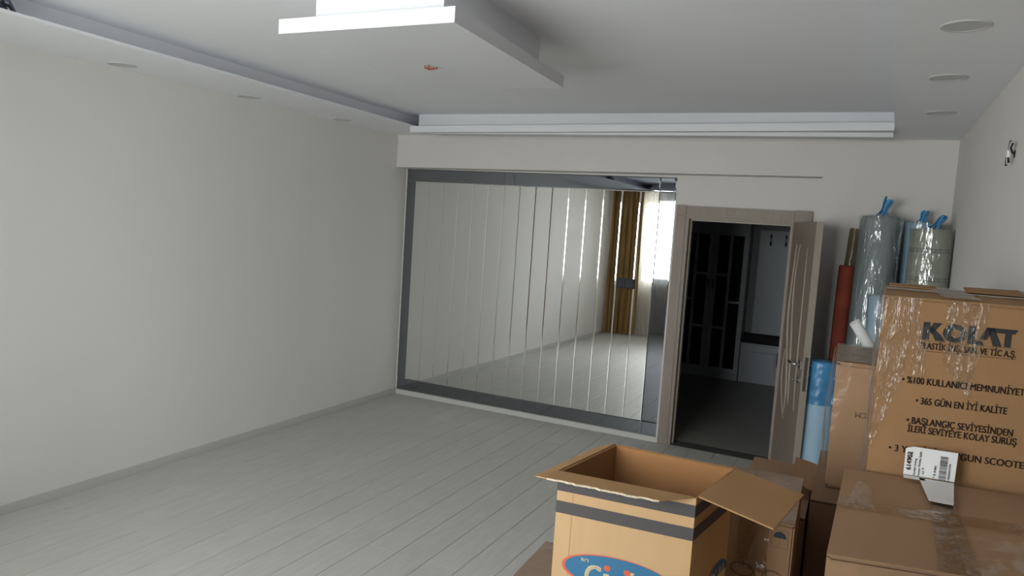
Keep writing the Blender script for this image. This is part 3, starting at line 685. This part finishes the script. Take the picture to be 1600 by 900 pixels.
wrinkle_sheet('film', (4.17, -2.945, 1.365), (4.45, -2.93, 1.365), (4.45, -2.37, 1.365), (4.16, -2.38, 1.365), 'tape', cF, .003, .004)
# tube leaning behind it on another carton
carton('plain brown carton between the film-wrapped carton and the carpet rolls', [(4.29, -2.24), (4.70, -2.24), (4.70, -1.72), (4.29, -1.72)], 0, 1.08, 'card_grey')
tb = empty('cardboard_tube', (4.44, -2.0, 1.08)); tag(tb, 'short white tube leaning behind the film-wrapped carton', 'tube')
dT = Vector((-.235, -.09, .345)).normalized(); p0 = Vector((4.45, -2.0, 1.105)); p1 = p0+dT*.42
b = MB().tube([p0, p1], .026, 24, cap=False); b.build('tube_wall', 'tube_white', tb, smooth=True)
MB().tube([p1-dT*.004, p1], [.0255, .0255], 24).build('end_cap', 'tube_white', tb)

# --- KOLAT carton
ga = math.radians(8); gd = Vector((math.cos(ga), math.sin(ga), 0)); gn = Vector((-math.sin(ga), math.cos(ga), 0)); G0 = Vector((4.308, -3.64, 0)); GW, GD = .428, .62
GZ0, GZ1 = .95, 1.681
gq = [G0, G0+gd*GW, Vector((4.738, -2.97, 0)), G0+gn*GD+Vector((.10, .03, 0))]
gq = [(v.x, v.y) for v in gq]
gq[3] = (4.318, -2.965)
cG = carton('tall kraft carton printed with black lettering, against the side wall', gq, GZ0, GZ1, 'card_kolat', seam='x', flapgap=.008, bulge=.004)
frG = (tuple(G0), gd, (0, 0, 1))
# wordmark drawn as shapes
S = (.3257-.1086+.023)/960; ox, oz = .1086, 1.560
def L(pts): return [(ox+a*S, oz+b*S*1.05) for a, b in pts]
k_ = [L([(0, 0), (72, 0), (72, 200), (0, 200)]), L([(72, 88), (96, 70), (195, 200), (110, 200), (72, 140)]), L([(72, 128), (140, 0), (245, 0), (200, 60), (120, 130), (72, 150)])]
ring = []
for i in range(36):
    a0, a1 = 2*PI*i/36, 2*PI*(i+1)/36
    ring.append(L([(335+125*math.cos(a0), 100+102*math.sin(a0)), (335+125*math.cos(a1), 100+102*math.sin(a1)), (345+52*math.cos(a1), 100+46*math.sin(a1)), (345+52*math.cos(a0), 100+46*math.sin(a0))]))
l_ = [L([(468, 0), (540, 0), (540, 200), (468, 200)]), L([(540, 0), (640, 0), (610, 46), (540, 46)])]
a_ = [L([(586, 62), (660, 62), (725, 200), (650, 200)]), L([(650, 200), (725, 200), (820, 0), (730, 0)][::-1])]
t_ = [L([(725, 150), (935, 150), (965, 200), (700, 200)]), L([(838, 0), (905, 0), (905, 150), (838, 150)])]
for nm_, pl_ in (('letter', k_), ('letter', ring), ('letter', l_), ('letter', a_), ('letter', t_)): poly_decal(nm_, pl_, frG, 'ink_logo', cG, .0012)
put_text('PLAST\u0130K \u0130N\u015e. SAN. VE T\u0130C A.\u015e.', 'print', .1081, .3505, 1.5335, .0265, frG, 'ink', cG, .0007)
poly_decal('rule', outline([(.112, 1.5265), (.352, 1.5285)], .0011, False)+outline([(.112, 1.5565), (.352, 1.5575)], .0008, False), frG, 'ink', cG)
put_text('\u2022 %100 KULLANICI MEMNUN\u0130YET\u0130', 'print', .0695, .392, 1.427, .0285, frG, 'ink', cG, .0008)
put_text('\u2022 365 G\u00dcN EN \u0130Y\u0130 KAL\u0130TE', 'print', .112, .3458, 1.368, .0285, frG, 'ink', cG, .0008)
put_text('\u2022 BA\u015eLANGI\u00c7 SEV\u0130YES\u0130NDEN', 'print', .0935, .3671, 1.307, .0285, frG, 'ink', cG, .0008)
put_text('\u0130LER\u0130 SEV\u0130YEYE KOLAY S\u00dcR\u00dc\u015e', 'print', .0985, .3791, 1.2815, .0285, frG, 'ink', cG, .0008)
put_text('\u2022 3 YA\u015e \u0130\u00c7\u0130N UYGUN SCOOTER', 'print', .054, .420, 1.217, .0285, frG, 'ink', cG, .0008)
def G3(s, z, o=0): v = G0+gd*s-gn*o; return (v.x, v.y, z)
wrinkle_sheet('tape', G3(.165, 1.50), G3(.245, 1.40), G3(.275, 1.679), G3(.165, 1.679), 'film_crease', cG, .0045, .005, 26, 30, 40)
wrinkle_sheet('tape', G3(.085, 1.452), G3(.127, 1.452), G3(.127, 1.60), G3(.085, 1.60), 'film_crease', cG, .0035, .003, 30)
wrinkle_sheet('film', G3(-.004, 1.20), G3(.07, 1.45), G3(.10, 1.679), G3(-.004, 1.679), 'film_crease', cG, .004, .005, 20, 30, 40, 4)
wrinkle_sheet('film', (gq[0][0]-.002, gq[0][1]+.5, 1.10), (gq[0][0]-.002, gq[0][1], 1.10), (gq[0][0]-.002, gq[0][1], 1.68), (gq[0][0]-.002, gq[0][1]+.5, 1.68), 'film', cG, .006, .008, 16, 30, 40, 9)
tz = GZ1+.002
wrinkle_sheet('tape', (4.315, -3.40, tz), (4.735, -3.36, tz), (4.735, -3.25, tz), (4.315, -3.29, tz), 'tape', cG, .006, .003, 20)
wrinkle_sheet('tape', (4.46, -3.61, tz), (4.56, -3.60, tz), (4.56, -2.98, tz), (4.46, -2.98, tz), 'tape', cG, .005, .003, 20)
MB().slab([(4.56, -3.16, tz+.004), (4.73, -3.14, tz+.004), (4.735, -2.98, tz+.014), (4.57, -2.975, tz+.010)], .004).build('flap', 'card_kolat', cG)
MB().slab([(4.33, -3.12, tz+.001), (4.48, -3.11, tz+.001), (4.48, -2.98, tz+.006), (4.33, -2.98, tz+.004)], .004).build('flap', 'card_kolat', cG)
carton('plain brown carton under the tall lettered carton', [(4.31, -3.62), (4.735, -3.565), (4.735, -3.14), (4.315, -3.14)], 0, .948, 'card_grey')

# --- taped carton in front with the paper label
Bq = [(4.233, -4.378), (4.70, -4.285), (4.715, -3.628), (4.249, -3.676)]
BZ = 1.15
cB = carton('big taped brown carton with a paper barcode label at its rear edge', Bq, .60, BZ, 'card_brown', seam='x', flapgap=.005, bulge=.003, bevel=.008)
lift = BZ+.0035
wrinkle_sheet('tape', (4.448, -4.345, lift), (4.528, -4.325, lift), (4.522, -3.655, lift), (4.468, -3.66, lift), 'tape_brown', cB, .003, .002, 26, 20, 60)
wrinkle_sheet('tape', (4.24, -4.06, lift), (4.71, -3.99, lift), (4.713, -3.91, lift), (4.244, -3.98, lift), 'tape', cB, .0035, .002, 20, 50, 10, 3)
wrinkle_sheet('film', (4.24, -4.37, BZ-.02), (4.52, -4.32, BZ-.08), (4.50, -4.325, BZ), (4.24, -4.37, BZ), 'film', cB, .006, .006, 22, 30, 10, 5)
wrinkle_sheet('film', (4.50, -4.33, lift), (4.70, -4.28, lift), (4.71, -4.06, lift), (4.50, -4.10, lift), 'film', cB, .005, .006, 18, 30, 20, 6)
wrinkle_sheet('tape', (4.262, -4.03, lift), (4.325, -4.02, lift), (4.318, -3.83, lift), (4.285, -3.80, lift), 'film', cB, .004, .003, 30, 14, 20, 2)
lb = empty('paper_label', (4.47, -3.672, BZ+.012)); tag(lb, 'white paper barcode label standing between the two cartons', 'label')
ly = -3.667
LF = ((4.405, ly+.004, 0), Vector((.13, .008, 0)).normalized(), (0, 0, 1))
MB().slab([(4.405, ly, BZ+.013), (4.536, ly+.008, BZ+.013), (4.538, ly+.012, 1.2475), (4.424, ly+.004, 1.2475), (4.405, ly+.003, 1.240)], .0006).build('sheet', 'paper', lb)
MB().slab([(4.458, -3.885, lift+.009), (4.515, -3.885, lift+.009), (4.534, -3.672, lift+.009), (4.445, -3.678, lift+.009)], .0006).build('folded_tab', 'paper', lb)
MB().slab([(4.405, -3.705, lift+.009), (4.46, -3.70, lift+.009), (4.46, -3.672, lift+.009), (4.405, -3.674, lift+.009)], .0006).build('folded_tab', 'paper', lb)
# print on the label, turned a quarter (reads upwards)
def up_text(s_, x, z0, z1, size, bold):
    p_, f_, w_ = text_polys(s_, size, 0); kk = (z1-z0)/w_
    pts_ = []; fs_ = []
    for dx in (-bold, 0, bold):
        n0 = len(pts_); pts_ += [(x-b_+dx, z0+a_*kk+dx) for a_, b_ in p_]; fs_ += [tuple(i+n0 for i in g) for g in f_]
    decal('print', pts_, fs_, (LF[0], LF[1], LF[2]), 'ink_logo', lb, .0052)
up_text('614902', .017, 1.178, 1.232, .017, .0007)
up_text('Yerdek Swing', .030, 1.162, 1.214, .008, .0002)
up_text('Scooter Pembe I\u015f\u0131kl\u0131', .041, 1.160, 1.236, .008, .0002)
up_text('6,5 "9', .052, 1.172, 1.190, .008, .0002)
up_text('* 8 Adet', .082, 1.165, 1.202, .009, .0002)
bars = []; z = 1.164; rb = random.Random(9)
while z < 1.232:
    h_ = rb.choice((.0008, .0012, .002)); bars.append([(.090, z), (.109, z), (.109, z+h_), (.090, z+h_)]); z += h_+rb.choice((.0008, .0012, .0016))
poly_decal('barcode', bars, LF, 'ink_logo', lb, .0052)
up_text('1980000057340', .118, 1.164, 1.214, .007, .0002)
carton('plain brown carton under the big taped carton', [(4.235, -4.375), (4.70, -4.285), (4.715, -3.68), (4.25, -3.70)], 0, .598, 'card_grey')

# ------------------------------------------------------------------ rolls standing against the back wall
def roll(name, label, base, top, r, mat_in, film='film_roll', tuft=None, cat='roll', wob=.012, cap=None, filmwob=.01):
    base, top = Vector(base), Vector(top); ax = (top-base).normalized()
    a = Vector((1, 0, 0)); a = (a-ax*a.dot(ax)).normalized(); bb = ax.cross(a); Ln = (top-base).length
    t = empty(name, tuple(base)); tag(t, label, cat, 'rolls standing in the corner by the door')
    def surf(rad, w, sd, top_round):
        def f(u, v):
            th = u*2*PI; rr = rad*(1+w*noise.noise(Vector((math.cos(th)*2+sd, math.sin(th)*2, v*3)))*2)
            if top_round and v > .992: rr *= 1-(v-.992)/.008*.05
            return tuple(base+ax*(Ln*v)+(a*math.cos(th)+bb*math.sin(th))*rr)
        return f
    b = MB().grid(surf(r, wob, 1.0, True), 40, 60)
    bmesh.ops.remove_doubles(b.bm, verts=list(b.bm.verts), dist=1e-5)
    bmesh.ops.holes_fill(b.bm, edges=[e for e in b.bm.edges if e.is_boundary], sides=200)
    core = b.build('core', mat_in, t, smooth=True)
    for f in core.data.polygons:
        if len(f.vertices) > 8: f.use_smooth = False
    # visible spiral end of the roll: the last wrap's loose edge
    MB().tube([tuple(base+ax*(Ln*v)+(a*math.cos(3.9)+bb*math.sin(3.9))*(r*1.015)) for v in (0.0, .25, .5, .75, .995)], .006, 6).build('loose_edge', mat_in, t, smooth=True)
    if film:
        def ff(u, v):
            th = u*2*PI; q = Vector((math.cos(th)*3, math.sin(th)*3, v*Ln*3)); rr = r*1.03+filmwob*(.5+noise.noise(q+Vector((7, 1, 2)))*.7+.4*noise.noise(q*2.7))
            return tuple(base+ax*(Ln*v*1.004)+(a*math.cos(th)+bb*math.sin(th))*rr)
        MB().grid(ff, 56, 70).build('film', film, t, smooth=True, fixn=False)
    if tuft:
        dx, dz, n_ = tuft; rr_ = random.Random(int(base.x*1000))
        tu = MB()
        for i in range(n_):
            an = 2*PI*i/n_; st = top+(a*math.cos(an)+bb*math.sin(an))*r*.35
            tip = top+Vector((dx*(.8+.5*rr_.random()), -.02+.03*rr_.random(), dz*(.75+.35*rr_.random())))+Vector((math.cos(an), math.sin(an), 0))*.025
            neck = top+Vector((dx*.35, 0, dz*.35))+(a*math.cos(an)+bb*math.sin(an))*.014
            mid = (neck+tip)/2+Vector((rr_.uniform(-.01, .01), rr_.uniform(-.01, .01), 0))
            side = Vector((math.cos(an+1.3), math.sin(an+1.3), .2)).normalized()
            prev = None
            for c, wd_ in ((st, .022), ((st+neck)/2+Vector((0, 0, .002)), .016), (neck, .010), (mid, .020), (tip, .014)):
                v0, v1 = tu.bm.verts.new(c-side*wd_), tu.bm.verts.new(c+side*wd_)
                if prev: tu.bm.faces.new((prev[0], prev[1], v1, v0))
                prev = (v0, v1)
        o = tu.build('tied_end', 'blue_plastic', t, smooth=True, fixn=False)
        md = o.modifiers.new('thickness', 'SOLIDIFY'); md.thickness = .002; sd_ = o.modifiers.new('smooth', 'SUBSURF'); sd_.levels = sd_.render_levels = 1
    if cap:
        zc = cap
        def fc(u, v):
            th = u*2*PI; q = Vector((math.cos(th)*4, math.sin(th)*4, v*4)); rr = r*1.045+.006*noise.noise(q*2)
            if v > .9: rr *= 1-(v-.9)/.1*.9
            return tuple(base+ax*(Ln-zc+zc*min(v/.9, 1)+.012*max(0, v-.9)*10)+(a*math.cos(th)+bb*math.sin(th))*rr)
        MB().grid(fc, 48, 30).build('plastic_cap', 'blue_plastic', t, smooth=True, fixn=False)
    return t
roll('carpet_roll', 'tall grey-green carpet roll in crinkled clear film, blue tuft on top', (4.275, -.40, 0), (4.303, -.20, 2.025), .132, 'roll_grey', tuft=(.045, .155, 7), cat='carpet roll')
roll('carpet_roll', 'tall pale blue roll with a blue tuft standing in the room corner', (4.60, -.16, 0), (4.565, -.135, 2.005), .112, 'roll_blue', tuft=(.01, .085, 6), cat='carpet roll', filmwob=.005)
roll('carpet_roll', 'greenish beige banded carpet roll with film and a slanted blue tuft', (4.604, -.46, 0), (4.614, -.40, 1.955), .124, 'roll_band', tuft=(.075, .10, 6), cat='carpet roll', filmwob=.006)
roll('carpet_roll', 'shorter pale blue roll in front of the grey-green carpet roll', (4.385, -.68, 0), (4.365, -.62, 1.50), .092, 'roll_blue', tuft=(-.01, .03, 6), cat='carpet roll', filmwob=.005)
roll('wrapped_roll', 'low pale blue roll with a blue plastic cap beside the open door', (4.035, -.47, 0), (4.025, -.44, .985), .105, 'roll_paleblue', film=None, cat='roll', cap=.30)
roll('rug_roll', 'brick red rug roll leaning beside the grey-green carpet roll', (4.10, -.26, 0), (4.112, -.17, 1.668), .054, 'red_roll', film=None, cat='rug')
roll('rug_roll', 'thin olive rug roll rising behind the brick red one', (4.05, -.055, 0), (4.145, -.048, 1.94), .042, 'olive_roll', film='film', cat='rug', filmwob=.003)

# bundle of wiring lying in the light trough
wbn = empty('wiring_bundle', (.66, -4.08, H+.016)); tag(wbn, 'dark blue-grey bundle of wiring lying in the light trough of the ceiling', 'wires')
rw = random.Random(2)
for i in range(9):
    x = .64+rw.uniform(-.05, .03); y = -4.02+rw.uniform(-.02, .02); zb = H+.016+.007
    pts = [(x, y, zb), (x+.012, y-.03, zb+.02+.008*i*.5), (x+.03*rw.uniform(-1, 1), y-.07, zb+.035+.006*i*.5), (x+.02, y-.12, zb+.02), (x+.01, y-.18, zb), (x-.03, y-.3, zb)]
    MB().tube(pts, .007, 8).build('wire', 'wire_black' if i % 3 == 0 else 'wire_blue', wbn, smooth=True)
